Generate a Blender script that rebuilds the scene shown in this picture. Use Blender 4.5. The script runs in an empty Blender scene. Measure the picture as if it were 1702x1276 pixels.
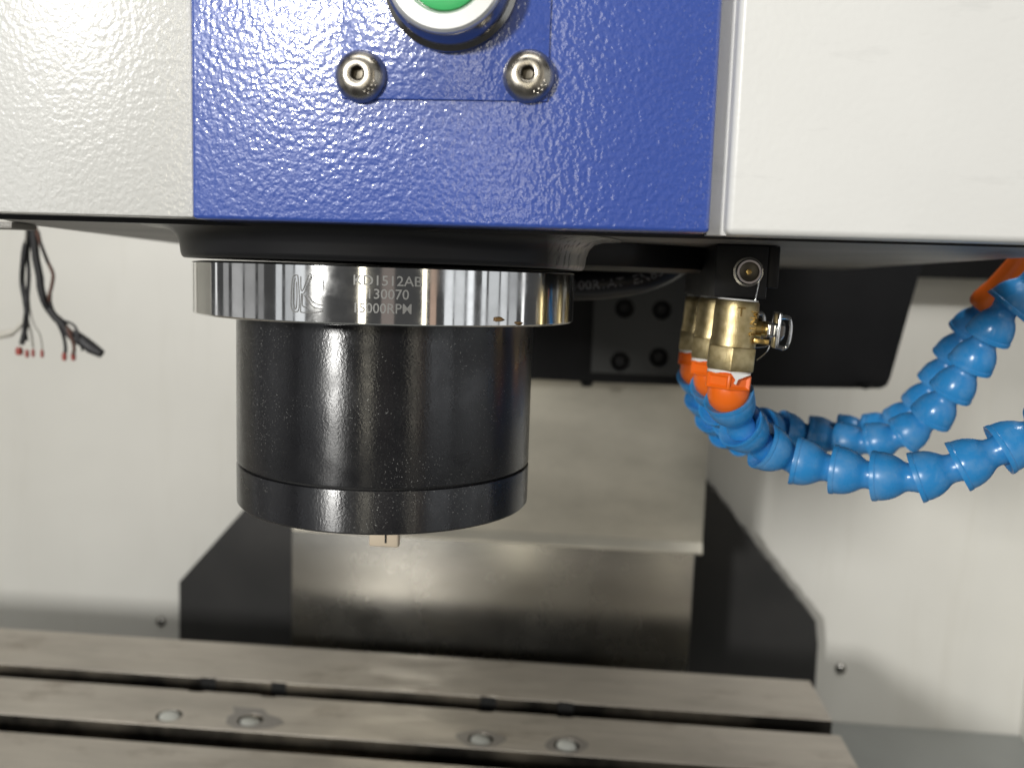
import bpy, bmesh, math, random
from mathutils import Vector, Matrix

random.seed(7)
sc = bpy.context.scene
COL = sc.collection

# ------------------------------------------------------------------ camera
W, H, F = 1702.0, 1276.0, 1506.64
CAM = Vector((0.1075, -0.4606, 0.1167))
yaw, pit, rol = 0.0911, 0.1173, 0.0323
fw = Vector((-math.sin(yaw)*math.cos(pit), math.cos(yaw)*math.cos(pit), -math.sin(pit)))
r0 = Vector((math.cos(yaw), math.sin(yaw), 0)); u0 = r0.cross(fw)
RT = math.cos(rol)*r0 + math.sin(rol)*u0
UP = -math.sin(rol)*r0 + math.cos(rol)*u0
cd = bpy.data.cameras.new('camera'); cam = bpy.data.objects.new('camera', cd); COL.objects.link(cam)
cam.matrix_world = Matrix(((RT.x, UP.x, -fw.x, CAM.x), (RT.y, UP.y, -fw.y, CAM.y), (RT.z, UP.z, -fw.z, CAM.z), (0, 0, 0, 1)))
cd.sensor_fit = 'HORIZONTAL'; cd.sensor_width = 36; cd.lens = F*36/W
cd.clip_start = 0.01; cd.clip_end = 60
cd.dof.use_dof = True; cd.dof.focus_distance = 0.395; cd.dof.aperture_fstop = 8.5
sc.camera = cam

# ------------------------------------------------------------------ world, lamps, exposure
WS = 0.06
w = bpy.data.worlds.new('World'); sc.world = w; w.use_nodes = True
w.node_tree.nodes['Background'].inputs[0].default_value = (1.0, 1.0, 1.0, 1)
w.node_tree.nodes['Background'].inputs[1].default_value = WS

def area(name, loc, target, sx, sy, power, col):
    l = bpy.data.lights.new(name, 'AREA'); l.shape = 'RECTANGLE'; l.size = sx; l.size_y = sy; l.energy = power; l.color = col
    o = bpy.data.objects.new(name, l); COL.objects.link(o); o.location = loc
    o.rotation_euler = (Vector(target)-Vector(loc)).to_track_quat('-Z', 'Y').to_euler()
    return o
def panel(name, az, width_deg, dist, z, height, radiance, col):
    # a tall unseen light added for stripes on the flange, at azimuth az as seen from the spindle
    a = math.radians(az); wd = 2*dist*math.tan(math.radians(width_deg/2))
    area(name, (dist*math.sin(a), -dist*math.cos(a), z), (0, 0, z*.6), wd, height, radiance*math.pi*wd*height, col)
area('shop_lamp', (-1.80, -3.75, 0.88), (0.1, 0.2, 0), 0.34, 0.50, 128, (1.0, 0.985, 0.95))
area('overhead_fill', (0.0, -1.4, 2.6), (0.05, 0.3, -0.3), 2.4, 0.9, 34, (1.0, 0.98, 0.94))  # unseen overhead light added for soft ambience and the table top
area('right_wall_fill', (0.62, 0.12, 0.80), (0.45, 0.85, -0.35), 0.40, 0.08, 5, (1.0, 0.98, 0.94))  # unseen light added to brighten the right wall and table
WARM, COOL, PLAIN = (1.0, 0.93, 0.75), (0.94, 0.97, 1.0), (1.0, 1.0, 1.0)
for nm, az, wd, rad, col in (  # added lights placed for the flange stripes
        ('warm_stripe_light', -1, 3.5, 4.6, WARM), ('warm_stripe_light', 33, 2.2, 3.4, WARM), ('brown_stripe_light', 13, 7, .16, (1.0, .80, .70)), ('brown_stripe_light', 38, 3.5, .45, (1.0, .68, .50)),
        ('right_stripe_light', 47, 5, .95, COOL), ('right_stripe_light', 53.4, 6, .72, COOL), ('right_stripe_light', 60, 4, 1.15, COOL),
        ('side_stripe_light', 68.5, 3, .80, COOL), ('side_stripe_light', 75, 7, .58, COOL), ('side_stripe_light', 82.2, 5, .74, COOL), ('side_stripe_light', 89, 6, .48, COOL), ('side_stripe_light', 97, 2, 1.6, PLAIN),
        ('left_stripe_light', -36, 6, .80, COOL), ('left_stripe_light', -42.5, 5, .46, COOL), ('left_stripe_light', -49, 4, .62, COOL),
        ('far_left_stripe_light', -61, 4, .20, PLAIN), ('far_left_stripe_light', -69, 8, .30, PLAIN), ('far_left_stripe_light', -79, 9, .38, PLAIN), ('far_left_stripe_light', -89, 5, .28, PLAIN), ('far_left_stripe_light', -99, 2, .9, PLAIN)):
    panel(nm, az, wd, 3.3, .3, 2.5, rad, col)

sc.view_settings.view_transform = 'Standard'; sc.view_settings.look = 'None'
sc.view_settings.exposure = 0.0; sc.view_settings.gamma = 1.0; sc.view_settings.use_curve_mapping = False
sc.render.engine = 'CYCLES'
sc.cycles.use_denoising = True
sc.cycles.max_bounces = 8

def at(px, py, Y=None, Z=None):
    """point of the photograph's pixel ray that lies at depth Y (or height Z)"""
    d = fw + RT*((px-W/2)/F) - UP*((py-H/2)/F)
    t = (Y-CAM.y)/d.y if Y is not None else (Z-CAM.z)/d.z
    return CAM + d*t

def on_cyl(px, py, R):
    d = fw + RT*((px-W/2)/F) - UP*((py-H/2)/F)
    a = d.x**2+d.y**2; b = 2*(CAM.x*d.x+CAM.y*d.y); c = CAM.x**2+CAM.y**2-R*R
    t = (-b-math.sqrt(b*b-4*a*c))/(2*a)
    return CAM + d*t

# ------------------------------------------------------------------ materials
def mat(name, col, rough=0.5, metal=0.0, ior=1.5, coat=0.0):
    m = bpy.data.materials.new(name); m.use_nodes = True
    b = m.node_tree.nodes['Principled BSDF']
    b.inputs['Base Color'].default_value = (*col, 1); b.inputs['Roughness'].default_value = rough
    b.inputs['Metallic'].default_value = metal; b.inputs['IOR'].default_value = ior
    b.inputs['Coat Weight'].default_value = coat
    return m

class NT:
    def __init__(s, m): s.t = m.node_tree; s.b = s.t.nodes['Principled BSDF']; s.co = None
    def n(s, typ, **kw):
        x = s.t.nodes.new(typ)
        for k, v in kw.items():
            if k in x.inputs: x.inputs[k].default_value = v
            else: setattr(x, k, v)
        return x
    def link(s, a, b): s.t.links.new(a, b)
    def coords(s, scale=(1, 1, 1), rot=(0, 0, 0)):
        if s.co is None: s.co = s.n('ShaderNodeTexCoord')
        mp = s.n('ShaderNodeMapping'); mp.inputs['Scale'].default_value = scale; mp.inputs['Rotation'].default_value = rot
        s.link(s.co.outputs['Object'], mp.inputs['Vector']); return mp.outputs[0]
    def noise(s, scale, detail=3, rough=.5, stretch=(1, 1, 1), rot=(0, 0, 0)):
        x = s.n('ShaderNodeTexNoise'); x.inputs['Scale'].default_value = scale; x.inputs['Detail'].default_value = detail; x.inputs['Roughness'].default_value = rough
        s.link(s.coords(stretch, rot), x.inputs['Vector']); return x.outputs['Fac']
    def ramp(s, fac, stops):
        x = s.n('ShaderNodeValToRGB'); e = x.color_ramp.elements
        while len(e) < len(stops): e.new(.5)
        for el, (p, c) in zip(e, stops):
            el.position = p; el.color = (*c, 1) if len(c) == 3 else c
        s.link(fac, x.inputs[0]); return x.outputs[0]
    def mixc(s, fac, a, b):
        x = s.n('ShaderNodeMix'); x.data_type = 'RGBA'
        s.link(fac, x.inputs[0])
        for i, v in ((6, a), (7, b)):
            if isinstance(v, tuple): x.inputs[i].default_value = (*v, 1)
            else: s.link(v, x.inputs[i])
        return x.outputs[2]
    def bump(s, h, strength, dist, prev=None):
        x = s.n('ShaderNodeBump'); x.inputs['Strength'].default_value = strength; x.inputs['Distance'].default_value = dist
        s.link(h, x.inputs['Height'])
        if prev: s.link(prev, x.inputs['Normal'])
        s.link(x.outputs[0], s.b.inputs['Normal']); return x.outputs[0]
    def color(s, c): s.link(c, s.b.inputs['Base Color'])
    def rough(s, c): s.link(c, s.b.inputs['Roughness'])

def g(v): return (v, v, v)

def peel_paint(name, col, col2, scale, strength, rough, dist=.0006, ior=1.5, coat=0, scuff=0):
    m = mat(name, col, rough, 0, ior, coat); t = NT(m)
    t.b.inputs['Coat Roughness'].default_value = .09; t.b.inputs['Coat IOR'].default_value = 1.75
    n = t.noise(scale, 1.2, .4); f = t.noise(scale*2.3, 1.0, .5); lg = t.noise(scale*.22, 2, .5)
    a = t.bump(lg, strength*.25, dist); a = t.bump(n, strength, dist, a); nb = t.bump(f, strength*.5, dist*.5, a)
    t.link(nb, t.b.inputs['Coat Normal'])
    c = t.ramp(t.noise(9, 4, .6), [(.35, col2), (.65, col)])
    if scuff:
        k = t.ramp(t.noise(34, 4, .65, (.55, 1, 2.2), (0, .25, 0)), [(.60, g(0)), (.72, g(scuff))])
        c = t.mixc(k, c, tuple(v*.55 for v in col))
    t.color(c)
    return m

M = {}
M['white'] = peel_paint('white_textured_paint', (.75, .75, .72), (.72, .72, .69), 440, .46, .30, ior=1.6, coat=.8)
M['white_smooth'] = peel_paint('white_smooth_paint', (.80, .80, .775), (.765, .765, .74), 420, .14, .34, scuff=.22)
M['blue'] = peel_paint('blue_textured_paint', (.042, .100, .45), (.035, .087, .41), 450, .52, .34, ior=1.7, coat=.85)
M['under'] = peel_paint('grey_underside_paint', (.34, .325, .30), (.20, .19, .175), 700, .5, .45)
M['wall'] = mat('white_sheet_paint', (.74, .73, .67), .38)
t = NT(M['wall']); wst = t.ramp(t.noise(26, 4, .65, (1, 1, .08)), [(.56, g(0)), (.74, g(.30))]); wcol = (t.ramp(t.noise(2.2, 4, .6), [(.3, (.63, .62, .575)), (.7, (.715, .705, .66))])); t.color(t.mixc(wst, wcol, (.56, .54, .48))); t.bump(t.noise(14, 3), .05, .004)
M['floor'] = mat('grey_pan_paint', (.42, .43, .41), .5)
t = NT(M['floor']); t.color(t.ramp(t.noise(5, 4), [(.3, (.24, .25, .24)), (.7, (.30, .31, .30))]))
M['black_gloss'] = mat('black_oxide_steel', (.008, .008, .0095), .22, 0, 1.8)
t = NT(M['black_gloss'])
speck = t.ramp(t.noise(1500, 2, .6), [(.66, g(0)), (.72, g(1))])
patch = t.ramp(t.noise(28, 3, .6), [(.44, g(0)), (.62, g(1))])
mm = t.n('ShaderNodeMath'); mm.operation = 'MULTIPLY'; t.link(speck, mm.inputs[0]); t.link(patch, mm.inputs[1])
t.color(t.mixc(mm.outputs[0], (.008, .008, .0095), (.42, .42, .40)))
t.rough(t.ramp(t.noise(55, 5, .65), [(.3, g(.22)), (.7, g(.39))]))
a = t.bump(t.noise(900, 2, .6), .32, .0002); t.bump(t.noise(700, 2, .6, (.02, .02, 1)), .10, .0002, a)
M['chrome'] = mat('polished_steel', (.80, .80, .79), .05, 1)
t = NT(M['chrome']); t.rough(t.ramp(t.noise(60, 5, .6), [(.4, g(.08)), (.72, g(.2))]))
t.color(t.ramp(t.noise(35, 4, .6), [(.35, (.74, .74, .73)), (.6, (.86, .86, .85))]))
for k_, an in (('black_gloss', .93), ('chrome', .85)):
    t = NT(M[k_]); tg = t.n('ShaderNodeTangent'); tg.direction_type = 'RADIAL'; tg.axis = 'Z'
    t.link(tg.outputs[0], t.b.inputs['Tangent']); t.b.inputs['Anisotropic'].default_value = an; t.b.inputs['Anisotropic Rotation'].default_value = .25
M['engrave'] = mat('engraved_grey', (.33, .33, .32), .55, .6)
M['black_paint'] = mat('black_satin_paint', (.009, .009, .010), .45, 0, 1.4)
t = NT(M['black_paint']); t.bump(t.noise(350, 2), .12, .0004); t.rough(t.ramp(t.noise(20, 3), [(.3, g(.34)), (.7, g(.5))]))
M['black_far'] = mat('black_machine_paint', (.005, .005, .006), .5, 0, 1.3)
t = NT(M['black_far']); t.rough(t.ramp(t.noise(8, 4), [(.3, g(.42)), (.7, g(.6))])); t.color(t.ramp(t.noise(14, 4), [(.3, (.004, .0042, .005)), (.75, (.009, .009, .0095))]))
M['black_plate'] = mat('black_plate_paint', (.020, .020, .0195), .46)
t = NT(M['black_plate']); t.color(t.ramp(t.noise(12, 4), [(.3, (.015, .015, .015)), (.75, (.027, .026, .025))]))
M['grey_cast'] = mat('dark_grey_casting', (.050, .051, .049), .55, 0, 1.35)
t = NT(M['grey_cast']); t.bump(t.noise(180, 3), .2, .0006)
M['hole'] = mat('dark_bore', (.006, .006, .006), .7)
# boss: black paint with bare scuffed metal at its flanks
M['boss'] = mat('scuffed_black_paint', (.01, .01, .011), .40, 0, 1.42)
t = NT(M['boss'])
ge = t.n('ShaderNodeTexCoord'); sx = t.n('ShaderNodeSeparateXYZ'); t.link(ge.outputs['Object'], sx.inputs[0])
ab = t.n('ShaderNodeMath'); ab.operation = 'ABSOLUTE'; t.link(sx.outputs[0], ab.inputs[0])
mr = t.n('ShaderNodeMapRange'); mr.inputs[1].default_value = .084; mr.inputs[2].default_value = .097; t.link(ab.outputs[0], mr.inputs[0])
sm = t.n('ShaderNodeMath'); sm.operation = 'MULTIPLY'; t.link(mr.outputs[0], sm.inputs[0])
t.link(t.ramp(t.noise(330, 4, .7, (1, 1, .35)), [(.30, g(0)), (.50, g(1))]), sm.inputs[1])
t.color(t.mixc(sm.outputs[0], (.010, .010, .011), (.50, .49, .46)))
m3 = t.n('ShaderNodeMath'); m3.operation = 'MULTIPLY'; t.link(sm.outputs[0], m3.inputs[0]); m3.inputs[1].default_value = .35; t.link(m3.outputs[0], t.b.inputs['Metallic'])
M['stainless'] = mat('brushed_stainless', (.50, .47, .40), .34, .65)
t = NT(M['stainless'])
t.color(t.ramp(t.noise(9, 5, .65, (.7, 1, 1.6)), [(.25, (.42, .40, .34)), (.5, (.53, .505, .43)), (.75, (.62, .59, .505))]))
t.rough(t.ramp(t.noise(12, 4, .6), [(.2, g(.30)), (.8, g(.38))])); t.bump(t.noise(220, 2, .5, (.05, 1, 1)), .05, .0006)
M['stainless_low'] = mat('dimmed_stainless', (.52, .49, .42), .2, 1)  # darker base than the upper sheet paints in its dim reflection
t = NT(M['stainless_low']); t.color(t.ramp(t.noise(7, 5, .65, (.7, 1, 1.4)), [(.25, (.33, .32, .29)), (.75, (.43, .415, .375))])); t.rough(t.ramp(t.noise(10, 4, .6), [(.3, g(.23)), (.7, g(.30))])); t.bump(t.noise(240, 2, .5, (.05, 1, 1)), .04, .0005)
M['steel_bolt'] = mat('stainless_bolt', (.47, .435, .375), .32, 1)
t = NT(M['steel_bolt']); t.rough(t.ramp(t.noise(300, 3), [(.3, g(.2)), (.7, g(.4))]))
M['socket'] = mat('socket_steel', (.13, .115, .09), .4, .8)
M['table'] = mat('ground_cast_iron', (.40, .35, .29), .36, .45)
t = NT(M['table'])
big = t.ramp(t.noise(6, 6, .62, (.55, 1.5, 1)), [(.30, (.41, .375, .325)), (.5, (.55, .505, .44)), (.72, (.64, .59, .515))])
st = t.ramp(t.noise(11, 5, .7, (.8, 1.6, 1)), [(.55, g(0)), (.72, g(.7))])
gr = t.ramp(t.noise(300, 3, .6, (.03, 1, 1)), [(.35, g(.86)), (.65, g(1.0))])
bx_ = t.n('ShaderNodeMix'); bx_.data_type = 'RGBA'; bx_.blend_type = 'MULTIPLY'; bx_.inputs[0].default_value = 1; t.link(big, bx_.inputs[6]); t.link(gr, bx_.inputs[7]); big = bx_.outputs[2]
t.color(t.mixc(st, big, (.26, .215, .17)))
t.rough(t.ramp(t.noise(16, 5, .6, (.6, 1.4, 1)), [(.3, g(.38)), (.7, g(.58))])); t.bump(t.noise(420, 3, .6, (.04, 1, 1)), .14, .0005)
M['slot'] = mat('shaded_milled_iron', (.13, .12, .105), .30, .9)  # dark tone paints the shade inside the T-slots, pale patches its reflections
t = NT(M['slot']); t.color(t.ramp(t.noise(7, 4, .6, (1, 1, 1)), [(.40, (.04, .037, .033)), (.66, (.30, .265, .21))]))
M['plug'] = mat('pale_plastic_plug', (.62, .63, .58), .45)
M['stain'] = mat('oil_stain', (.27, .25, .225), .35, .15)
M['rubber'] = mat('black_rubber', (.014, .014, .017), .35)
M['print'] = mat('pale_print', (.26, .26, .28), .6)
M['brass'] = mat('cast_brass', (.56, .46, .26), .42, 1)
t = NT(M['brass']); t.bump(t.noise(1500, 2, .6), .35, .0003); t.color(t.ramp(t.noise(260, 4), [(.3, (.44, .345, .17)), (.65, (.64, .53, .30))]))
M['brass_fine'] = mat('turned_brass', (.66, .46, .17), .25, 1)
M['orange'] = mat('orange_plastic', (.95, .17, .012), .33)
M['hose'] = mat('blue_hose_plastic', (.03, .25, .60), .26, 0, 1.5)
t = NT(M['hose']); dust = t.ramp(t.noise(120, 4, .6), [(.45, g(0)), (.78, g(.34))]); t.color(t.mixc(dust, (.034, .275, .65), (.30, .48, .68))); t.rough(t.ramp(t.noise(60, 3), [(.3, g(.2)), (.7, g(.36))]))
M['tape'] = mat('white_thread_tape', (.82, .82, .80), .5)
M['green'] = mat('green_lens', (.09, .60, .20), .3)
M['ring_white'] = mat('silver_ring', (.80, .81, .80), .28, .55)
M['bezel'] = mat('dark_chrome', (.36, .35, .33), .22, 1)
M['tan'] = mat('tan_steel_key', (.80, .68, .52), .4, .3)
M['wire_black'] = mat('black_wire', (.02, .02, .022), .5)
M['wire_brown'] = mat('brown_wire', (.10, .045, .03), .5)
M['wire_grey'] = mat('grey_wire', (.30, .29, .26), .5)
M['ferrule'] = mat('red_ferrule', (.34, .06, .045), .5)
M['clear'] = mat('pale_sleeve', (.55, .53, .47), .35)
M['chip'] = mat('brown_chip', (.16, .09, .03), .5)

# ------------------------------------------------------------------ builders
def smooth(me, ang=35):
    for p in me.polygons: p.use_smooth = True
    me.set_sharp_from_angle(angle=math.radians(ang))

def obj(name, me, m, parent=None, ang=35, loc=None):
    if isinstance(me, bmesh.types.BMesh):
        bm = me; me = bpy.data.meshes.new(name)
        bmesh.ops.recalc_face_normals(bm, faces=bm.faces); bm.to_mesh(me); bm.free()
    if ang: smooth(me, ang)
    me.materials.clear(); me.materials.append(M[m] if isinstance(m, str) else m)
    o = bpy.data.objects.new(name, me); COL.objects.link(o)
    if parent: attach(o, parent)
    return o

def world(o):
    mw = Matrix.LocRotScale(o.location, o.rotation_euler, o.scale)
    return world(o.parent) @ o.matrix_parent_inverse @ mw if o.parent else mw

def attach(o, parent):
    o.parent = parent; o.matrix_parent_inverse = world(parent).inverted()
    return o

def tag(o, label=None, cat=None, group=None, kind=None):
    for k, v in (('label', label), ('category', cat), ('group', group), ('kind', kind)):
        if v: o[k] = v
    return o

def thing(name, loc, label, cat, group=None):
    o = bpy.data.objects.new(name, None); COL.objects.link(o); o.location = loc; o.empty_display_size = .02
    return tag(o, label, cat, group)

def box(x0, x1, y0, y1, z0, z1, bev=0, seg=2):
    bm = bmesh.new(); bmesh.ops.create_cube(bm, size=1)
    for v in bm.verts:
        v.co = Vector(((x0+x1)/2+v.co.x*(x1-x0), (y0+y1)/2+v.co.y*(y1-y0), (z0+z1)/2+v.co.z*(z1-z0)))
    if bev: bmesh.ops.bevel(bm, geom=bm.edges[:], offset=bev, segments=seg, profile=.5, affect='EDGES')
    return bm

def lathe(prof, n=48, mx=None, closed=False):
    """profile of (r, z), axis z"""
    bm = bmesh.new(); rings = []
    for r, z in prof:
        if r < 1e-7: rings.append([bm.verts.new((0, 0, z))])
        else: rings.append([bm.verts.new((r*math.cos(2*math.pi*i/n), r*math.sin(2*math.pi*i/n), z)) for i in range(n)])
    pairs = list(zip(rings, rings[1:]))
    if closed: pairs.append((rings[-1], rings[0]))
    for a, b in pairs:
        for i in range(n):
            j = (i+1) % n
            if len(a) == 1 and len(b) == 1: continue
            if len(a) == 1: bm.faces.new((a[0], b[i], b[j]))
            elif len(b) == 1: bm.faces.new((a[i], b[0], a[j]))
            else: bm.faces.new((a[i], b[i], b[j], a[j]))
    if mx is not None: bmesh.ops.transform(bm, matrix=mx, verts=bm.verts)
    return bm

def prism(pts, y0, y1, axis='Y', bev=0):
    """polygon extruded: axis Y takes (x,z) points, axis Z takes (x,y), axis X takes (y,z)"""
    bm = bmesh.new()
    def P(p, d): return {'Y': (p[0], d, p[1]), 'Z': (p[0], p[1], d), 'X': (d, p[0], p[1])}[axis]
    a = [bm.verts.new(P(p, y0)) for p in pts]; b = [bm.verts.new(P(p, y1)) for p in pts]
    bm.faces.new(a); bm.faces.new(b[::-1])
    n = len(pts)
    for i in range(n): bm.faces.new((a[i], a[(i+1) % n], b[(i+1) % n], b[i]))
    bmesh.ops.recalc_face_normals(bm, faces=bm.faces)
    if bev: bmesh.ops.bevel(bm, geom=bm.edges[:], offset=bev, segments=2, profile=.5, affect='EDGES')
    return bm

def catmull(pts, n=10):
    pts = [Vector(p) for p in pts]; P = [2*pts[0]-pts[1]]+pts+[2*pts[-1]-pts[-2]]; out = []
    for i in range(1, len(P)-2):
        for k in range(n):
            s = k/n; a, b, c, d = P[i-1:i+3]
            out.append(.5*((2*b)+(c-a)*s+(2*a-5*b+4*c-d)*s*s+(3*b-a-3*c+d)*s**3))
    return out+[pts[-1]]

def tube(pts, r, n=10, cap=True):
    bm = bmesh.new(); rings = []; pts = [Vector(p) for p in pts]; ref = None
    for i, p in enumerate(pts):
        d = (pts[min(i+1, len(pts)-1)]-pts[max(i-1, 0)]).normalized()
        if ref is None: ref = d.orthogonal().normalized()
        ref = (ref-d*ref.dot(d)).normalized(); q = d.cross(ref)
        rr = r[i] if isinstance(r, (list, tuple)) else r
        rings.append([bm.verts.new(p+rr*(math.cos(2*math.pi*k/n)*ref+math.sin(2*math.pi*k/n)*q)) for k in range(n)])
    for a, b in zip(rings, rings[1:]):
        for k in range(n): bm.faces.new((a[k], a[(k+1) % n], b[(k+1) % n], b[k]))
    if cap: bm.faces.new(rings[0][::-1]); bm.faces.new(rings[-1])
    return bm

def curve_mesh(cu):
    o = bpy.data.objects.new('tmp', cu); COL.objects.link(o)
    dg = bpy.context.evaluated_depsgraph_get()
    me = bpy.data.meshes.new_from_object(o.evaluated_get(dg)); bpy.data.objects.remove(o); return me

def text_mesh(s, size, ext=.0001, align='LEFT'):
    cu = bpy.data.curves.new('t', 'FONT'); cu.body = s; cu.size = size; cu.extrude = ext; cu.offset = .00003; cu.resolution_u = 3; cu.align_x = align
    return curve_mesh(cu)

def flat_mesh(loops, thick, bev=0):
    """2-D outline with holes, in x/y, z from -thick to 0"""
    cu = bpy.data.curves.new('p', 'CURVE'); cu.dimensions = '2D'; cu.fill_mode = 'BOTH'
    for lp in loops:
        sp = cu.splines.new('POLY'); sp.points.add(len(lp)-1); sp.use_cyclic_u = True
        for q, p in zip(sp.points, lp): q.co = (p[0], p[1], 0, 1)
    cu.extrude = thick/2-bev; cu.bevel_depth = bev; cu.bevel_resolution = 1; cu.offset = -bev
    me = curve_mesh(cu)
    for v in me.vertices: v.co.z -= thick/2
    return me

def circle(x, y, r, n=28): return [(x+r*math.cos(2*math.pi*i/n), y+r*math.sin(2*math.pi*i/n)) for i in range(n)]

def axis_matrix(p, d, up=Vector((0, 0, 1))):
    d = d.normalized(); x = up.cross(d)
    if x.length < 1e-4: x = Vector((1, 0, 0))
    x.normalize(); y = d.cross(x)
    return Matrix(((x.x, y.x, d.x, p.x), (x.y, y.y, d.y, p.y), (x.z, y.z, d.z, p.z), (0, 0, 0, 1)))

def struct(name, bm, m, parent=None, ang=35):
    o = obj(name, bm, m, parent, ang)
    if not parent: o['kind'] = 'structure'
    return o

# ================================================================== the setting
WY = .95; FZ = -.566
wall = struct('wall_back', box(-1.3, .79, WY, WY+.03, FZ-.05, .9), 'wall')
struct('floor', box(-1.3, .79, -.25, WY-.002, FZ-.05, FZ), 'floor')
struct('wall_right', box(.79, .82, .66, WY+.03, FZ-.05, .9), 'wall')
struct('wall_left', box(-1.33, -1.3, .3, WY+.03, FZ-.05, .9), 'wall')
for px, py in ((268, 1032), (1397, 1110)):
    p = at(px, py, Y=WY)
    b = lathe([(0, .006), (.0042, .006), (.0075, .0035), (.0085, 0)], 20, axis_matrix(Vector((p.x, WY-.0005, p.z)), Vector((0, -1, 0))))
    bo = obj('bolt', b, 'bezel', wall)
    obj('socket', lathe([(0, .0064), (.0032, .0064), (.0034, .004)], 6, axis_matrix(Vector((p.x, WY-.0005, p.z)), Vector((0, -1, 0)))), 'hole', bo)

# ---- black chamfered backing plate on the rear wall, its edge chipped
edge = [(.4625, FZ+.001), (.461, -.42), (.4556, -.384)]
p0, p1 = Vector((.4556, -.384)), Vector((.262, -.155))
for i in range(1, 26):
    s = i/26; n_ = Vector((.763, .646)); j = random.uniform(-.0022, .0022)*(1 if .1 < s < .9 else .3)
    q = p0.lerp(p1, s)+n_*j; edge.append((q.x, q.y))
edge += [(.262, -.155), (-.335, -.145), (-.5437, -.387), (-.5455, FZ+.001)]
bp = obj('backing_plate', prism(edge, .896, .9485), 'black_plate', None, 20)
tag(bp, 'black chamfered plate on the rear wall behind the steel covers', 'plate')

# ---- telescopic way covers of the column
def cover(name, x0, x1, z0, z1, y, label, fold=True, m='stainless'):
    t_ = thing(name, (0, y, z0), label, 'way cover')
    obj('sheet', box(x0, x1, y, y+.004, z0, z1, .0012), m, t_)
    for s, xx in ((-1, x0), (1, x1)):
        obj('side_flange', box(min(xx, xx-s*.004), max(xx, xx-s*.004), y+.0042, y+.12, z0+.001, z1), m, t_)
    if fold:
        obj('bottom_lip', prism([(y-.0075, z0+.003), (y-.0075, z0+.0005), (y+.002, z0-.003), (y+.0038, z0-.003), (y-.0003, z0+.014)], x0, x1, 'X', 0), 'stainless', t_, 20)
    return t_
cover('way_cover', -.287, .2555, -.2305, .30, .70, 'upper stainless cover sheet with a bright folded lip behind the spindle')
cover('way_cover', -.2985, .2490, FZ+.002, -.15, .722, 'lower stainless cover sheet, narrower and darker, just above the table', False, 'stainless_low')

# ---- black column slide with its slanted right end
slide = thing('column_slide', (.2, .6, .0), 'black slanted-end slide housing on the column behind the valves', 'slide housing')
sl = [at(1525, 470, Y=.6), at(1481, 628, Y=.6), at(1475, 641, Y=.6), at(1464, 646, Y=.6), at(1300, 644, Y=.6), at(1140, 641, Y=.6), at(1000, 636, Y=.6), at(880, 630, Y=.6)]
pts = [(p.x, p.z) for p in sl]
pts = [(pts[0][0]+.033, pts[0][1]+.16)]+pts+[(-.16, pts[-1][1]), (-.16, .28)]
obj('housing', prism(pts, .6, .69, 'Y', .002), 'black_far', slide)
a_, b_ = at(988, 478, Y=.588), at(1148, 632, Y=.588)
HO = [at(px, py, Y=.586) for px, py in ((1038, 512), (1100, 515), (1031, 601), (1095, 594))]
cpm = flat_mesh([[(a_.x, b_.z+.004), (b_.x, b_.z+.004), (b_.x, .24), (a_.x, .24)]]+[circle(p.x, p.z, .0108) for p in HO], .0125, .0012)
cpm.transform(Matrix(((1, 0, 0, 0), (0, 0, -1, .586), (0, 1, 0, 0), (0, 0, 0, 1))))
cp = obj('mounting_plate', cpm, 'grey_cast', slide, 25)
for p in HO:
    obj('bolt_head', lathe([(0, .0052), (.0055, .0052), (.0068, .0042), (.0070, 0)], 20, axis_matrix(Vector((p.x, .5994, p.z)), Vector((0, -1, 0)))), 'hole', cp)
p = at(975, 637, Y=.6); obj('drain_screw', lathe([(0, -.006), (.006, -.005), (.008, 0)], 16, Matrix.Translation((p.x, .615, p.z))), 'black_far', slide)
p = at(1437, 640, Y=.6); obj('drain_screw', lathe([(0, -.007), (.006, -.005), (.008, 0)], 16, Matrix.Translation((p.x, .598, p.z+.002))), 'black_far', slide)
bz = at(1600, 463, Y=.68).z
tag(obj('cross_beam', box(.2, .786, .90, .9485, at(1600, 463, Y=.9).z, .5, .003), 'black_far'), 'black horizontal beam high on the rear wall, right of the column', 'beam')

# ================================================================== worktable
TZ = -.36; TX0, TX1 = -1.0, .3849
table = thing('worktable', (.3849, .6269, TZ-.11), 'steel machine worktable with long T-slots under the spindle', 'table')
NX = (-.60, -.329, -.2445, .001, .0895)
def bite(x, y, s, r=.0092, depth=.0028):
    """points of a shallow rounded notch in a land edge (s=+1 bites towards +y)"""
    return [(x-r, y), (x-r*.95, y+s*depth*.7), (x-r*.55, y+s*depth), (x+r*.55, y+s*depth), (x+r*.95, y+s*depth*.7), (x+r, y)]
def land(y0, y1, front_bites, back_bites, holes):
    lo = [(TX0, y0)]
    for x in (NX if front_bites else ()): lo += bite(x, y0, 1)
    lo += [(TX1, y0), (TX1, y1)]
    for x in (reversed(NX) if back_bites else ()): lo += bite(x, y1, -1)[::-1]
    lo += [(TX0, y1)]
    return flat_mesh([lo]+holes, .024, .0008)
PLX = [(-.3326, .4335), (-.2441, .4355), (.0033, .4306), (.0926, .4309)]
for y0, y1, fb, bb, hs in ((.526, .6269, True, False, []), (.412, .493, False, True, [circle(x, y, .0134) for x, y in PLX]), (.294, .377, False, False, []), (.13, .260, False, False, [])):
    o = obj('land', land(y0, y1, fb, bb, hs), 'table', None, 25); o.location.z = TZ; attach(o, table)
    o.data.materials.append(M['slot'])
    for f_ in o.data.polygons:
        if f_.normal.z < .3: f_.material_index = 1
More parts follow.
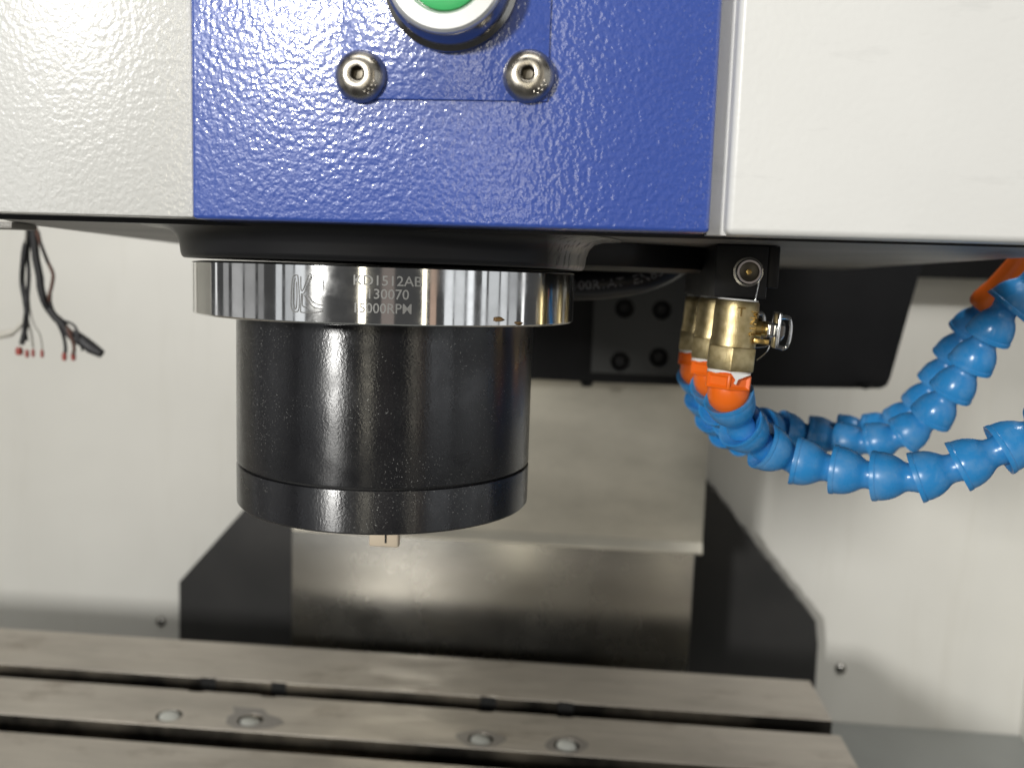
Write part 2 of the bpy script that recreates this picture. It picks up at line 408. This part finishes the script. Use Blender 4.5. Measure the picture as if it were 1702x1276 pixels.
obj('table_body', box(TX0, TX1-.002, .13, .6255, TZ-.11, TZ-.0315, .002), 'slot', table)
for y0, y1 in ((.493, .526), (.377, .412), (.260, .294)):     # slot cheeks below the lips
    yc = (y0+y1)/2
    obj('slot_wall', box(TX0, TX1-.0015, y1+.009, y1+.02, TZ-.032, TZ-.0245), 'table', table)
    obj('slot_wall', box(TX0, TX1-.0015, y0-.02, y0-.009, TZ-.032, TZ-.0245), 'table', table)
for x in NX:                                                 # drilled half-holes showing as dark bars on the slot wall
    obj('drilled_notch', prism([(x-.0088, .5258), (x+.0088, .5258), (x+.0075, .5284), (x-.0075, .5284)], TZ-.0235, TZ-.0012, 'Z'), 'hole', table)
for i, (x, y) in enumerate(PLX):
    r = .0104
    pl = lathe([(0, -.0002), (r*.8, -.0004), (r, -.0014), (r, -.012)], 26)
    bmesh.ops.transform(pl, matrix=Matrix.Translation((x, y, TZ)) @ Matrix.Rotation((.10, -.12, .06, .16)[i], 4, 'X') @ Matrix.Rotation(.1, 4, 'Y'), verts=pl.verts)
    pg = obj('hole_plug', pl, 'plug', table)
def blot(x, y, pts, name='oil_stain'):
    me = flat_mesh([[(x+a, y+b) for a, b in pts]], .0004); o = obj(name, me, 'stain', None, 0); o.location.z = TZ+.0003; attach(o, table)
def star(x, y, pts):   # ring-shaped stain left open at the plug
    me = flat_mesh([[(x+a, y+b) for a, b in pts], circle(x, y, .0136)], .0005); o = obj('oil_stain', me, 'stain', None, 0); o.location.z = TZ+.0004; attach(o, table)
star(*PLX[1], [(1.25*x_, 1.2*y_) for x_, y_ in [(-.021, .002), (-.018, .010), (-.024, .022), (-.012, .021), (.004, .021), (.012, .011), (.024, .006), (.030, -.002), (.022, -.011), (.010, -.0155), (-.008, -.0155), (-.018, -.009)]])
star(*PLX[2], [(.026*math.cos(a)*(1+.1*math.sin(3*a)), .017*math.sin(a)*(1+.1*math.cos(4*a))) for a in [i*.2618 for i in range(24)]])
star(*PLX[3], [(.022*math.cos(a)*(1+.12*math.sin(2*a)), .018*math.sin(a)*(1+.1*math.cos(5*a))) for a in [i*.2618 for i in range(24)]])

table.rotation_euler = (0, 0, .0131)     # the table stands a touch askew to the head

# ================================================================== spindle head
ZH = .135; YH = -.12
head = thing('machine_headstock', (.05, .1, ZH), 'blue and white machine head with a textured blue front panel', 'machine head')
XL, XR, ZT = -.0493, .147, .42
obj('front_panel', box(XL, XR, YH, YH+.02, ZH, ZT, .0016, 3), 'blue', head)
obj('left_cover', box(-.17, XL-.0003, YH+.0018, YH+.02, ZH+.0006, ZT, .0008), 'white', head)
obj('gap_strip', box(XR+.0004, XR+.0075, YH+.0115, YH+.02, ZH-.0002, ZT), 'white_smooth', head)
obj('right_cover', box(XR+.0062, .343, YH+.0006, YH+.0195, ZH-.0004, ZT, .0026, 4), 'white_smooth', head)
obj('underside', prism([(-.168, YH+.0201), (.3385, YH+.0201), (.3385, .064), (.348, .29), (.37, .56), (-.31, .56), (-.262, .3185), (-.218, .10), (-.195, -.009), (-.1745, -.052)], ZH+.0012, ZH+.0072, 'Z'), 'under', head, 20)
obj('body_casting', prism([(-.16, YH+.022), (.33, YH+.022), (.34, .29), (.36, .55), (-.30, .55), (-.255, .3185), (-.188, -.009)], ZH+.0075, ZT, 'Z'), 'black_paint', head, 20)
obj('edge_lip', box(-.167, .339, YH+.0206, YH+.0235, ZH-.0012, ZH+.0008), 'black_paint', head)
obj('boss', lathe([(.0, .1210), (.0988, .1210), (.0998, .1218), (.1003, .1235), (.1008, .1275), (.1022, .1312), (.1050, .1340), (.1090, .1352), (.1180, .1358)], 96), 'boss', head)
obj('rear_boss', lathe([(0, .1225), (.150, .1225), (.156, .1240), (.158, .1300), (.158, .1358)], 96, Matrix.Translation((.045, .155, 0))), 'black_paint', head)
p = at(8, 373, Y=-.03); obj('edge_clip', box(-.24, at(28, 376, Y=-.02).x, -.024, -.004, ZH-.0022, ZH+.001, .0005), 'under', head)

# button plate, its screws and the push button
bpz = .1805
plate = obj('button_plate', box(.0092, .0862, YH-.0013, YH-.0001, bpz, .30, .0006), 'blue', head)
# shadow gap round the plate
def button_screw(x, z):
    mx = axis_matrix(Vector((x, YH-.0013, z)), Vector((0, -1, 0)))
    o = obj('screw', lathe([(0, .0030), (.0023, .0030), (.0024, .0057), (.0029, .0061), (.0058, .0056), (.0078, .0043), (.0090, .0024), (.0095, .0008), (.0095, 0)], 48, mx), 'steel_bolt', head, 50)
    obj('hex_socket', lathe([(.0024, .0058), (.0022, .0053), (.0021, .0034), (0, .0031)], 6, mx @ Matrix.Rotation(.3, 4, 'Z')), 'socket', o, 20)
    bm = bmesh.new()
    for k in range(7):
        a = -1.05+k*.13; rr = .0068+.0009*(k % 2)
        mk = lathe([(.00045, -.0002), (.0004, .0003), (.0002, .00035), (.00018, .0001)], 10, mx @ Matrix.Translation((rr*math.cos(a-.1), rr*math.sin(a-.1), .0050-.9*(rr-.0068))))
        me = bpy.data.meshes.new('k'); mk.to_mesh(me); mk.free(); bm.from_mesh(me); bpy.data.meshes.remove(me)
    obj('head_mark', bm, 'steel_bolt', o)
    return o
button_screw(.0168, .1884); button_screw(.0790, .1892)
bc = at(741, -48, Y=YH-.015)
mxb = axis_matrix(Vector((bc.x, YH-.0013, bc.z)), Vector((0, -1, 0)))
btn = obj('push_button', lathe([(.0245, 0), (.0245, .0030), (.0228, .0042), (.0224, .0110), (.0214, .0132), (.0195, .0138), (.0, .0138)], 64, mxb), 'bezel', head)
obj('white_ring', lathe([(.0212, .0134), (.0210, .0150), (.0200, .0160), (.0150, .0160), (.0140, .0150), (.0138, .0136)], 64, mxb), 'ring_white', btn)
obj('green_cap', lathe([(.0137, .0140), (.0136, .0158), (.0122, .0166), (.006, .0170), (0, .0171)], 64, mxb), 'green', btn)

# ================================================================== spindle
spn = thing('spindle', (0, 0, 0), 'black cylindrical spindle nose below a polished steel flange', 'spindle')
FR = .0954
flange = obj('flange', lathe([(0, .0949), (FR-.0016, .0947), (FR-.0006, .0950), (FR, .0957), (FR, .1188), (FR-.0006, .1194), (FR-.004, .1198), (0, .1198)], 160), 'chrome', spn)
obj('nose_body', lathe([(0, .0945), (.0742, .0945), (.0750, .0930), (.0750, .0222), (.0747, .0216), (.0735, .0214), (0, .0214)], 160), 'black_gloss', spn)
obj('groove', lathe([(.0732, .0212), (.0732, .0202)], 96), 'hole', spn)
obj('nose_ring', lathe([(0, .0205), (.0738, .0205), (.0749, .0201), (.0751, .0194), (.0750, .0012), (.0742, .0003), (.070, 0), (.024, 0), (.022, .004), (.014, .05), (0, .05)], 160), 'black_gloss', spn)
kx0, kx1 = at(613, 900, Y=-.034).x, at(662, 900, Y=-.034).x; kz = at(637, 909, Y=-.034).z
key = obj('drive_key', box(kx0, kx1, -.034, -.029, kz, .001, .0009, 3), 'tan', spn)
kxs = at(641, 900, Y=-.034).x; obj('key_slit', box(kxs-.0004, kxs+.0004, -.0344, -.0325, at(641, 902, Y=-.034).z, .0015), 'hole', key)
tag(key, 'tan drive key peeking out below the spindle nose')

def wrap(me, px, py, R, sx=1.0, lift=.00012):
    """bend a flat x/y mesh round the cylinder, its origin at the point seen at px, py"""
    p = on_cyl(px, py, R); a0 = math.atan2(p.y, p.x)
    bm = bmesh.new(); bm.from_mesh(me); bmesh.ops.subdivide_edges(bm, edges=[e for e in bm.edges if e.calc_length() > .0015], cuts=1)
    for v in bm.verts:
        a = a0+v.co.x*sx/R; rr = R+lift+v.co.z
        v.co = Vector((rr*math.cos(a), rr*math.sin(a), p.z+v.co.y))
    bm.to_mesh(me); bm.free(); return me
for s, px, py, sz, sx in (('KD1512AB', 586, 473, .0058, 1.06), ('130070', 608, 496, .0058, 1.02), ('15000RPM', 585, 519, .0058, .97)):
    obj('engraved_lettering', wrap(text_mesh(s, sz, .00004), px, py, FR, sx), 'engrave', flange, 0)
# emblem: rounded outline strokes
def stroke(pts, wd=.00022):
    cu = bpy.data.curves.new('s', 'CURVE'); cu.dimensions = '3D'; cu.bevel_depth = wd; cu.bevel_resolution = 0
    sp = cu.splines.new('POLY'); P = catmull([(x, y, 0) for x, y in pts], 6); sp.points.add(len(P)-1)
    for q, p in zip(sp.points, P): q.co = (*p, 1)
    me = curve_mesh(cu)
    for v in me.vertices: v.co.z *= .25
    return me
u_ = .0155
EM = [[(.19, .98), (.08, .96), (.03, .85), (.0, .5), (.0, .15), (.05, .02), (.14, .0), (.22, .06), (.24, .3), (.22, .7), (.19, .98)],
      [(.12, .9), (.07, .7), (.06, .3), (.1, .1), (.15, .12), (.17, .4), (.16, .8)],
      [(.28, .95), (.29, .6), (.36, .62), (.50, .97), (.58, .97), (.40, .55), (.36, .5)],
      [(.30, .5), (.28, .1), (.30, .0), (.55, .0), (.80, .02), (.92, .06)],
      [(.34, .5), (.33, .2), (.40, .14), (.45, .14)],
      [(.50, .5), (.52, .75), (.62, .95), (.78, .99), (.90, .92), (.93, .7), (.93, .58)],
      [(.50, .46), (.62, .30), (.78, .22), (.93, .21)], [(.38, .46), (.52, .26), (.70, .13), (.93, .11)]]
for e in EM:
    obj('emblem_line', wrap(stroke([(x*u_, y*u_) for x, y in e]), 484, 518, FR, 1.0, .00008), 'engrave', flange, 0)
for px, py, s, lb in ((829, 531, 1.0, 'larger brown metal chip stuck to the lower edge of the polished flange'), (863, 537, .7, 'smaller brown metal chip at the flange edge, right of the larger chip')):
    p = on_cyl(px, py, FR+.0004); bm = bmesh.new(); bmesh.ops.create_icosphere(bm, subdivisions=2, radius=.0022*s)
    for v in bm.verts:
        v.co *= random.uniform(.6, 1.2); v.co.z *= .55; v.co.x *= 1.2; v.co = v.co+p
    tag(obj('metal_chip', bm, 'chip', None, 0), lb, 'chip', 'chips on the flange')

# ================================================================== hydraulic hose with print
hp = [at(560, 470, Y=.16), at(800, 474, Y=.165), at(960, 474, Y=.17), at(1020, 470, Y=.172), at(1070, 461, Y=.175), at(1112, 443, Y=.18), at(1140, 418, Y=.185)]
hh = thing('hydraulic_hose', hp[2], 'black rubber hydraulic hose with pale print curving behind the flange', 'hose')
HRr = .0102; hpath = catmull(hp, 10)
obj('hose_body', tube(hpath, HRr, 24), 'rubber', hh)
cum = [0]
for a, b in zip(hpath, hpath[1:]): cum.append(cum[-1]+(b-a).length)
def along(s):
    for i in range(len(cum)-1):
        if cum[i+1] >= s: return hpath[i].lerp(hpath[i+1], (s-cum[i])/(cum[i+1]-cum[i])), (hpath[i+1]-hpath[i]).normalized()
    return hpath[-1], (hpath[-1]-hpath[-2]).normalized()
me = text_mesh('100R1AT  EN853  1/4', .0088, .00004)
s0 = min(range(len(hpath)), key=lambda i: abs(hpath[i].x-at(950, 470, Y=.17).x))
for v in me.vertices:
    p, d = along(cum[s0]+v.co.x*1.05); n_ = (CAM-p).normalized(); n_ = (n_-d*n_.dot(d)).normalized(); up_ = n_.cross(d) if n_.cross(d).z > 0 else d.cross(n_)
    a = (v.co.y-.0030)/HRr
    v.co = p+(HRr+.0001+v.co.z)*(math.cos(a)*n_+math.sin(a)*up_)
obj('printed_text', me, 'print', hh, 0)

# ================================================================== coolant manifold, valves
man = thing('valve_bracket', (.18, .06, ZH), 'black bracket block bolted under the head above the brass valves', 'bracket')
q0, q1 = at(1190, 425, Y=-.004), at(1294, 500, Y=-.004)
obj('block', box(q0.x, q1.x-.006, -.004, .15, q1.z+.0008, ZH+.0008, .0008), 'black_paint', man)
obj('side_plate', box(q1.x-.0055, q1.x, -.001, .15, q1.z+.006, ZH+.0008, .0006), 'black_paint', man)
bcp = at(1243, 452, Y=-.004); mb = axis_matrix(Vector((bcp.x, -.0041, bcp.z)), Vector((0, -1, 0)))
bo = obj('bolt', lathe([(.0062, 0), (.0062, .0042), (.0057, .0048), (.0048, .0048), (.0045, .0042), (.0044, .0024)], 40, mb), 'chrome', man, 40)
obj('socket_floor', lathe([(.0044, .0030), (.0020, .0024), (0, .0024)], 32, mb), 'socket', bo)
obj('hex_pin', lathe([(.0016, .0022), (.0014, .0036), (0, .0038)], 6, mb), 'brass_fine', bo)
obj('washer', lathe([(.0060, .0002), (.0072, .0003), (.0072, .0010), (.0060, .0012)], 40, mb), 'bezel', bo)
wp = [at(1236, 468, Y=-.005), at(1252, 478, Y=-.0052), at(1256, 490, Y=-.0052), at(1255, 500, Y=-.005)]
obj('wire_tail', tube(catmull([at(1262, 462, Y=-.0052), at(1259, 480, Y=-.0055), at(1255, 498, Y=-.0052), at(1253, 510, Y=-.006)], 6), .00035, 6), 'chrome', man)

VT = at(1226, 503, Y=.0)
def hexring(ap, z0, z1, n=6, rot=0):
    r = ap/math.cos(math.pi/n); ch = .0008
    pts = [(r*math.cos(2*math.pi*i/n+rot), r*math.sin(2*math.pi*i/n+rot)) for i in range(n)]
    bm = prism(pts, z0, z1, 'Z'); bmesh.ops.bevel(bm, geom=bm.edges[:], offset=ch, segments=2, profile=.5, affect='EDGES'); return bm
def make_valve():
    v = thing('coolant_valve', VT, '', 'valve', 'brass coolant valves under the bracket')
    T = Matrix.Translation(VT)
    def put(bm): bmesh.ops.transform(bm, matrix=T, verts=bm.verts); return bm
    def near(bm):
        for q in bm.verts:
            if q.co.x > .0100: q.co.x = .0100+(q.co.x-.0100)*.70
        return put(bm)
    bd = obj('valve_body', put(lathe([(0, .0012), (.0100, .0012), (.0106, .0004), (.0108, -.003), (.0108, -.0175), (.0112, -.0195), (.0113, -.0215), (.0095, -.0222), (0, -.0222)], 48)), 'brass', v)
    for s, sz, dx, dz, rot in (('PN16', .0056, .0046, -.0030, -math.pi/2), ('T', .0062, -.0030, -.0062, 0)):
        m_ = text_mesh(s, sz, .0005)
        for q in m_.vertices:
            x, y = q.co.x, q.co.y
            if rot: x, y = y, -x
            a = -math.pi/2+.16+(x+dx)/.0108; rr = .0109+q.co.z
            q.co = VT+Vector((rr*math.cos(a), rr*math.sin(a), y+dz))
        obj('cast_lettering', m_, 'brass_fine', bd, 0)
    obj('hex_nut', put(hexring(.0112, -.0335, -.0215, 6, .42)), 'brass', v, 25)
    tp = lathe([(.0088, .0020), (.0099, .0018), (.0101, .0008), (.0090, .0006)], 40)
    obj('thread_tape', put(tp), 'tape', v)
    tp = lathe([(.0088, -.0330), (.0104, -.0333), (.0108, -.0341), (.0106, -.0352), (.0088, -.0352)], 40)
    for q in tp.verts:
        if q.co.z < -.0338: q.co.z += .0009*math.sin(3.1*math.atan2(q.co.y, q.co.x)+1)
    obj('thread_tape', put(tp), 'tape', v)
    dr = prism([(-.001, -.0340), (.0088, -.0340), (.0030, -.0370), (.0022, -.0396), (.0012, -.0392), (.0018, -.0373)], -.0110, -.01225, 'Y'); obj('tape_tail', put(dr), 'tape', v)
    # stem, handle
    RX = Matrix.Rotation(math.pi/2, 4, 'Y')
    sp_ = Matrix.Translation((0, 0, -.0118))
    obj('stem', near(lathe([(.0052, .008), (.0052, .0135), (.0040, .0145), (.0040, .0190), (0, .0190)], 24, sp_ @ RX)), 'brass_fine', v)
    obj('stop_pin', near(box(.0088, .0188, -.0080, -.0055, -.0190, -.0164, .0004)), 'brass_fine', v)
    hd = obj('handle', near(box(.0168, .0232, -.0066, .0066, -.0152, -.0082, .0012, 3)), 'chrome', v)
    obj('handle_flange', near(box(.0232, .0255, -.0085, .0085, -.0205, -.0028, .0009, 2)), 'chrome', v)
    lp = [(.0250, -.0195), (.0300, -.0198), (.0325, -.0170), (.0330, -.0110), (.0318, -.0062), (.0295, -.0048), (.0250, -.0050)]
    obj('handle_grip', near(tube(catmull([(x, -.0062, z) for x, z in lp], 6), .0011, 10)), 'chrome', v)
    obj('handle_nut', near(lathe([(0, .0305), (.0040, .0300), (.0052, .0285), (.0052, .0255)], 6, sp_ @ RX)), 'bezel', v)
    obj('wire_clip', near(tube(catmull([(.0100, -.0086, -.0208), (.0150, -.0092, -.0200), (.0190, -.0088, -.0192), (.0170, -.009, -.0230), (.0120, -.0088, -.0268)], 5), .0004, 6)), 'chrome', v)
    return v
def copy_tree(o, parent=None):
    c = o.copy(); COL.objects.link(c)
    if parent:
        c.parent = parent; c.matrix_parent_inverse = o.matrix_parent_inverse.copy()
    for ch in list(o.children): copy_tree(ch, c)
    return c
v1 = make_valve(); v1.rotation_euler = (0, .062, 0)
valves = [v1]
for k in (1, 2):
    c = copy_tree(v1); c.location = VT+Vector((-.0012*k, .0655*k, -.0004*k)); valves.append(c)
for c, l in zip(valves, ('frontmost brass ball valve with chrome handle, nearest the camera', 'middle brass ball valve, half hidden behind the frontmost one', 'rearmost brass ball valve, mostly hidden, farthest left of the three')):
    c['label'] = l

# ================================================================== segmented coolant hoses
SR, SL = .0124, .0200
SEG = [(.60, .14), (.84, .03), (.97, -.03), (1.045, -.035), (1.05, .0), (1.035, .075), (1.0, .10), (1.005, .13), (.995, .22), (.95, .36), (.87, .49), (.76, .61), (.655, .70), (.60, .76), (.575, .84), (.585, .95), (.62, 1.06), (.60, 1.18), (.45, 1.24)]
seg_me = None
def make_hose(rims, vroot, label, end=None):
    global seg_me
    vm = Matrix.Translation(vroot.location) @ Matrix.Rotation(.062, 4, 'Y')
    h = thing('coolant_hose', vm @ Vector((0, 0, -.036)), label, 'hose', 'blue segmented coolant hoses')
    hx = hexring(.0108, -.0428, -.0350, 6, .42); bmesh.ops.recalc_face_normals(hx, faces=hx.faces)
    side = [f for f in hx.faces if abs(f.normal.z) < .1 and f.calc_area() > 5e-5]
    bmesh.ops.inset_individual(hx, faces=side, thickness=.0017, depth=-.0011)
    bmesh.ops.transform(hx, matrix=vm, verts=hx.verts)
    cn = obj('connector', hx, 'orange', h, 25)
    path = catmull([vm @ Vector((0, 0, -.0405))]+rims, 24)
    acc = [0]
    for a, b in zip(path, path[1:]): acc.append(acc[-1]+(b-a).length)
    def pt(s):
        s = max(0, min(s, acc[-1]-1e-6))
        for i in range(len(acc)-1):
            if acc[i+1] >= s: return path[i].lerp(path[i+1], (s-acc[i])/max(1e-9, acc[i+1]-acc[i]))
    first = .0078
    d0 = (pt(first+.004)-pt(0)).normalized()
    bc_ = pt(first)
    bl = lathe([(.0062, -.010), (.0066, -.006), (.0086, -.003), (.0098, .000), (.0106, .004), (.0103, .008), (.0080, .012), (.003, .0125)], 32, axis_matrix(pt(.002)+Vector((0, 0, .0012)), d0))
    obj('ball_joint', bl, 'orange', cn)
    n = int((acc[-1]-first)/SL)
    for i in range(n):
        a, b = pt(first+i*SL), pt(first+(i+1)*SL)
        if seg_me is None:
            o = obj('segment', lathe([(r*SR, t_*SL) for r, t_ in SEG], 40), 'hose', None, 24); seg_me = o.data
        else:
            o = bpy.data.objects.new('segment', seg_me); COL.objects.link(o)
        d = b-a
        o.matrix_world = axis_matrix(a, d) @ Matrix.Rotation(random.uniform(0, 6), 4, 'Z') @ Matrix.Diagonal((1, 1, d.length/SL, 1))
        mw = o.matrix_world.copy(); o.parent = h; o.matrix_parent_inverse = Matrix.Translation(-h.location); o.matrix_basis = mw
    if end:
        a, b = pt(first+n*SL), pt(first+n*SL)+(pt(first+n*SL)-pt(first+(n-1)*SL))
        nz = lathe([(.0, .002), (.0095, .002), (.0106, -.001), (.0114, .0005), (.0114, .004), (.0100, .010), (.0088, .014), (.0070, .030), (.0056, .044), (.0040, .044), (.003, .034)], 36, axis_matrix(a, b-a))
        obj('nozzle', nz, 'orange', h)
    return h
R1 = [(1210, 656, .001), (1228, 703, .010), (1264, 738, .020), (1313, 762, .024), (1372, 777, .020), (1431, 787, .014), (1492, 795, .006), (1555, 788, .0), (1613, 767, -.004), (1671, 743, -.008), (1728, 716, -.010), (1790, 690, -.01), (1850, 665, -.01)]
R2 = [(1186, 645, .068), (1203, 684, .085), (1240, 706, .110), (1291, 713, .135), (1337, 722, .142), (1382, 731, .140), (1424, 737, .132), (1473, 732, .122), (1523, 713, .115), (1560, 678, .108), (1590, 636, .100), (1620, 595, .094), (1643, 556, .088), (1668, 516, .082), (1699, 482, .078), (1740, 450, .075)]
R3 = [(1160, 632, .133), (1174, 668, .145), (1197, 706, .160), (1232, 728, .180), (1280, 728, .195), (1330, 722, .200), (1380, 718, .200), (1425, 718, .195), (1472, 712, .185), (1512, 690, .175), (1545, 653, .165), (1571, 612, .158), (1598, 570, .150), (1623, 531, .142), (1652, 496, .134), (1672, 476, .130)]
for R_, vv, lb, en in ((R1, valves[0], 'front blue segmented hose sweeping low to the right edge', False), (R2, valves[1], 'middle blue segmented hose rising steeply to the right edge', False), (R3, valves[2], 'rear blue segmented hose ending in an orange nozzle under the head', True)):
    make_hose([at(x, y, Y=Y) for x, y, Y in R_], vv, lb, en)

# ================================================================== hanging cable bundle, far left
WYp = .30
def P(px, py, dy=0): return at(px, py, Y=WYp+dy)
cb = thing('cable_bundle', P(48, 380), 'bundle of loose black wires with red tips hanging under the head', 'wires')
def cable(pts, r, m, name='wire', jit=0):
    return obj(name, tube(catmull([P(x, y, random.uniform(-jit, jit)) for x, y in pts], 8), r*random.uniform(.9, 1.15), 8), m, cb)
cable([(46, 368), (47, 392), (41, 412), (38, 440), (37, 470), (42, 500), (44, 520), (41, 550), (36, 572)], .0022, 'wire_black', 'wire', .004)
cable([(49, 368), (50, 395), (46, 420), (48, 455), (46, 490), (43, 520), (41, 545), (44, 566)], .0016, 'wire_black', 'wire', .004)
cable([(44, 375), (42, 410), (39, 450), (40, 480), (45, 505), (46, 530), (52, 555), (55, 578)], .0010, 'wire_grey', 'wire', .004)
cable([(47, 480), (50, 515), (57, 540), (66, 555), (70, 575), (70, 585)], .0006, 'wire_grey')
cable([(54, 370), (57, 400), (60, 430), (66, 460), (68, 480), (76, 505), (90, 525), (104, 540), (120, 560), (150, 578), (166, 587)], .0030, 'wire_black', 'sleeve')
cable([(52, 370), (56, 410), (63, 445), (66, 475), (72, 500), (88, 522), (98, 540), (106, 560), (109, 580), (107, 590)], .0017, 'wire_black', 'wire', .005)
cable([(57, 370), (66, 400), (78, 432), (88, 455), (86, 475), (82, 495), (90, 520), (106, 535), (116, 555), (123, 575), (122, 590)], .0014, 'wire_brown', 'wire', .004)
cable([(64, 385), (70, 412), (80, 438), (89, 458), (84, 485), (86, 512), (100, 530), (122, 540), (132, 560), (137, 582)], .0011, 'wire_black', 'wire', .004)
cable([(104, 535), (116, 548), (127, 556), (140, 572), (150, 578)], .0013, 'wire_brown')
cable([(66, 470), (70, 500), (84, 520), (96, 534), (112, 548), (118, 565)], .0009, 'wire_grey', 'wire', .004)
obj('connector_sleeve', tube([P(124, 550), P(140, 568), P(152, 578), P(169, 588)], [.0020, .0052, .0055, .0038], 12), 'wire_black', cb)
obj('pale_tube', tube(catmull([P(44, 522), P(34, 540), P(20, 552), P(-6, 558)], 6), [.0016]*6+[.0022]*6+[.0034]*7, 10), 'clear', cb)
for x, y, s in ((32, 583, 1.5), (45, 587, .8), (55, 586, .7), (70, 587, .7), (107, 592, 1.0), (122, 592, 1.0)):
    p = P(x, y); obj('red_tip', lathe([(0, .0035), (.0016*s, .003), (.0022*s, 0), (.0018*s, -.0035), (0, -.004)], 10, Matrix.Translation(p)), 'ferrule', cb)

bpy.context.view_layer.update()
